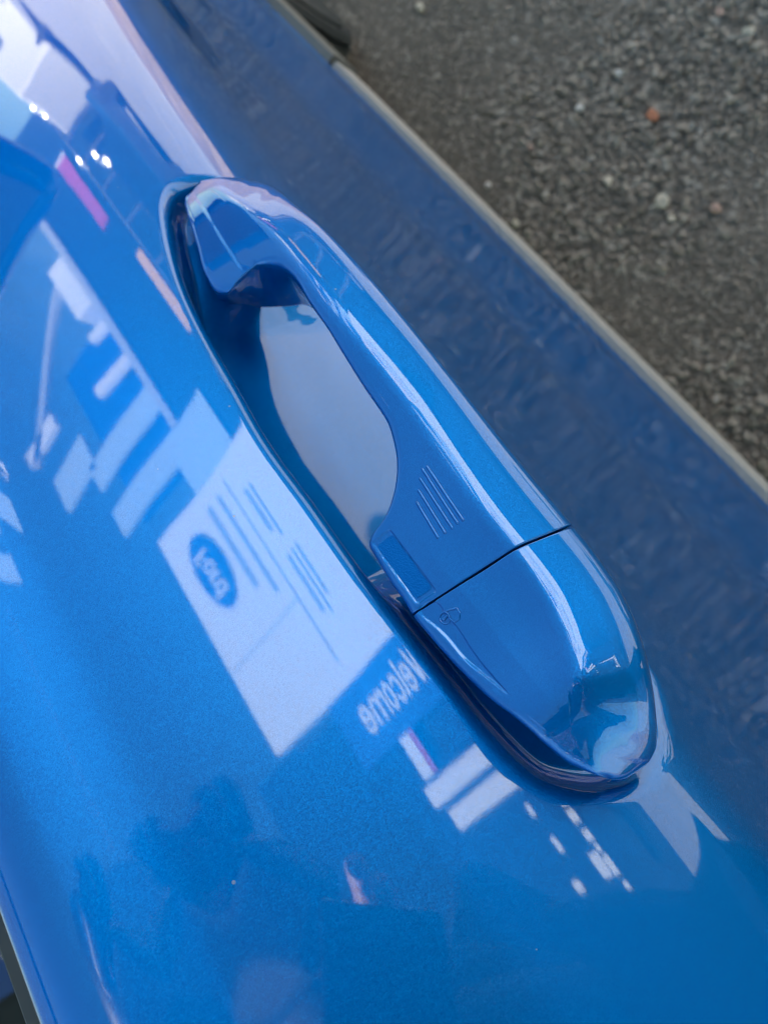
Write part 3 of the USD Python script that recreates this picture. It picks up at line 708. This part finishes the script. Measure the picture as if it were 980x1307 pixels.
tipsR = [(ph(.012, .012, .044), ph(.040, .012, .024), ph(.0445, .005, .002)), (ph(.008, .026, .047), ph(.032, .026, .028), ph(.036, .020, .006)),
         (ph(.004, .039, .047), ph(.016, .040, .032), ph(.009, .039, .021)), (ph(-.002, .050, .047), ph(.010, .051, .034), ph(.004, .050, .022))]
thR = (ph(-.012, .004, .052), ph(-.004, -.004, .034), ph(.008, -.006, .020))
lr = ph(-.20, 0, .012)
tipsL = [(ph(-.165, .028, .004), ph(-.140, .028, -.012), ph(-.112, .026, -.010)), (ph(-.170, .008, .004), ph(-.142, .008, -.012), ph(-.108, .006, -.010)),
         (ph(-.170, -.013, .004), ph(-.144, -.013, -.012), ph(-.114, -.014, -.010)), (ph(-.165, -.032, .008), ph(-.146, -.033, -.010), ph(-.124, -.033, -.010))]
thL = (ph(-.175, .02, .03), ph(-.145, .018, .028), ph(-.118, .012, .020))
shR, shL, elR, elL = np.array([.085, .60, 1.38]), np.array([.26, .25, 1.36]), np.array([.215, .56, 1.20]), np.array([.375, .06, 1.12])
_dx = np.array([-.14, 0, 0])
hipR, hipL, knR, knL, anR, anL = [np.array(v) for v in ([.40, .66, .90], [.50, .50, .90], [.36, .68, .48], [.46, .46, .48], [.40, .72, .09], [.52, .48, .09])]
hipR, hipL, knR, knL, anR, anL = [v + _dx for v in (hipR, hipL, knR, knL, anR, anL)]
NECK = np.array([.10, .37, 1.43])
CH, WA = np.array([.23, .48, 1.22]), np.array([.27, .55, 1.03])
headp = [m3.Manifold.sphere(1.0, 40).scale([.076, .098, .108]).transform(np.column_stack([hr, fwd, hu, hp(0, .02, -.01)])),
         chain((hp(0, -.035, .03), .058), (hp(0, -.085, .062), .030)), chain((hp(0, -.02, -.03), .058), (NECK, .062)),
         chain((hp(0, .012, .082), .011), (hp(0, -.022, .102), .0125)), chain((hp(-.022, -.050, .083), .009), (hp(.022, -.050, .083), .009)),
         chain((hp(-.036, .022, .074), .013), (hp(-.018, .022, .080), .010)), chain((hp(.036, .022, .074), .013), (hp(.018, .022, .080), .010)),
         chain((hp(-.077, .012, -.005), .012), (hp(-.074, -.022, .0), .010)), chain((hp(.077, .012, -.005), .012), (hp(.074, -.022, .0), .010))]
body_parts = headp + hand(rr, wR, tipsR, thR) + hand(lr, wL, tipsL, thL) + [
    chain((shR, .052), (elR, .042), (wR, .028)), chain((shL, .052), (elL, .042), (wL, .028)),
    m3.Manifold.batch_hull([m3.Manifold.sphere(.07, 16).translate(list(p)) for p in (shR, shL, CH + [-.05, .10, 0], CH + [.05, -.10, 0])]),
    m3.Manifold.batch_hull([m3.Manifold.sphere(.09, 16).translate(list(p)) for p in (CH + [-.04, .07, 0], CH + [.04, -.07, 0], WA + [-.03, .05, 0], WA + [.03, -.05, 0], hipR, hipL)]),
    chain((hipR, .085), (knR, .058), (anR, .042)), chain((hipL, .085), (knL, .058), (anL, .042))]
SKIN = mat('skin', {'p': ('principled_bsdf', {'base_color': (0.40, 0.19, 0.14), 'roughness': 0.5, 'subsurface_weight': 0.1})})
JACKET, TROUSERS, HAIR, SHOE = plain('dark_jacket_cloth', (0.012, 0.014, 0.02), 0.8), plain('dark_trouser_cloth', (0.015, 0.017, 0.025), 0.85), plain('dark_hair', (0.012, 0.009, 0.007), 0.5), plain('black_shoe', (0.015, 0.015, 0.015), 0.4)
person = thing('person', 'person in dark jacket leaning in to take the photo, mirrored in the paint', 'person')
obj('body', organic(body_parts, 0.006, 8), SKIN, person, smooth=True)
sl = .85
obj('jacket', organic([chain((shR, .070), (elR, .058), (elR * .12 + wR * .88, .043)), chain((shL, .070), (elL, .058), (elL * .12 + wL * .88, .043)),
    m3.Manifold.batch_hull([m3.Manifold.sphere(.085, 20).translate(list(p)) for p in (shR, shL, CH + [-.05, .10, 0], CH + [.05, -.10, 0])]),
    chain((hp(0, -.075, -.035), .075), (NECK + [.02, .01, 0], .088), (CH, .10)),
    m3.Manifold.batch_hull([m3.Manifold.sphere(.108, 20).translate(list(p)) for p in (CH + [-.04, .07, 0], CH + [.04, -.07, 0], WA + [-.03, .05, 0], WA + [.03, -.05, 0], hipR + [0, 0, .03], hipL + [0, 0, .03])]),
    m3.Manifold.batch_hull([m3.Manifold.sphere(.10, 20).translate(list(p)) for p in (hipR, hipL, hipR + [-.05, .03, -.38], hipL + [.05, -.03, -.38])])], 0.014), JACKET, person, smooth=True)
obj('trousers', organic([chain((hipR, .100), (knR, .075), (anR + [0, 0, .02], .058)), chain((hipL, .100), (knL, .075), (anL + [0, 0, .02], .058)), chain((hipR, .1), (hipL, .1))], 0.014), TROUSERS, person, smooth=True)
obj('hair', organic([m3.Manifold.sphere(1.0, 40).scale([.092, .112, .118]).transform(np.column_stack([hr, fwd, hu, hp(0, .035, -.018)])), chain((hp(0, -.03, -.07), .055), (hp(0, .02, -.06), .075)), chain((hp(0, .055, .09), .03), (hp(0, .045, .15), .02)), chain((hp(-.05, .05, .07), .03), (hp(-.04, .045, .13), .02)), chain((hp(.05, .05, .07), .03), (hp(.04, .045, .13), .02))], 0.01), HAIR, person, smooth=True)
for an in (anR, anL):
    obj('shoe', organic([m3.Manifold.batch_hull([m3.Manifold.sphere(.04, 16).translate(list(an + d)) for d in ([0, .03, -.048], [0, -.02, -.02])] + [m3.Manifold.sphere(.036, 16).translate(list(an + [0, -.13, -.054]))])], 0.012), SHOE, person, smooth=True)
obj('face_covering', organic([chain((hp(0, -.035, .032), .0615), (hp(0, -.085, .062), .036)), m3.Manifold.batch_hull([m3.Manifold.sphere(.022, 16).translate(list(hp(a, b, c))) for a, b, c in ((-.058, -.012, .05), (.058, -.012, .05), (0, -.008, .098), (-.045, -.07, .06), (.045, -.07, .06), (0, -.075, .095), (-.06, -.04, 0), (.06, -.04, 0))])], 0.008), JACKET, person, smooth=True)
phone = thing('phone', 'black phone held over the handle, mirrored as a dark shape', 'phone')
pc3 = [m3.Manifold.sphere(.004, 16).translate(list(ph(t, r, .0075))) for t in (.022, -.128) for r in (-.016, .050)]
obj('case', m3.Manifold.batch_hull(pc3), plain('black_phone_case', (0.01, 0.01, 0.011), 0.4), phone, smooth=40)
obj('screen', m3.Manifold.batch_hull([m3.Manifold.sphere(.0004, 8).translate(list(ph(t, r, .0117))) for t in (.020, -.126) for r in (-.013, .047)]), plain('dark_screen_glass', (0.02, 0.02, 0.022), 0.05), phone)
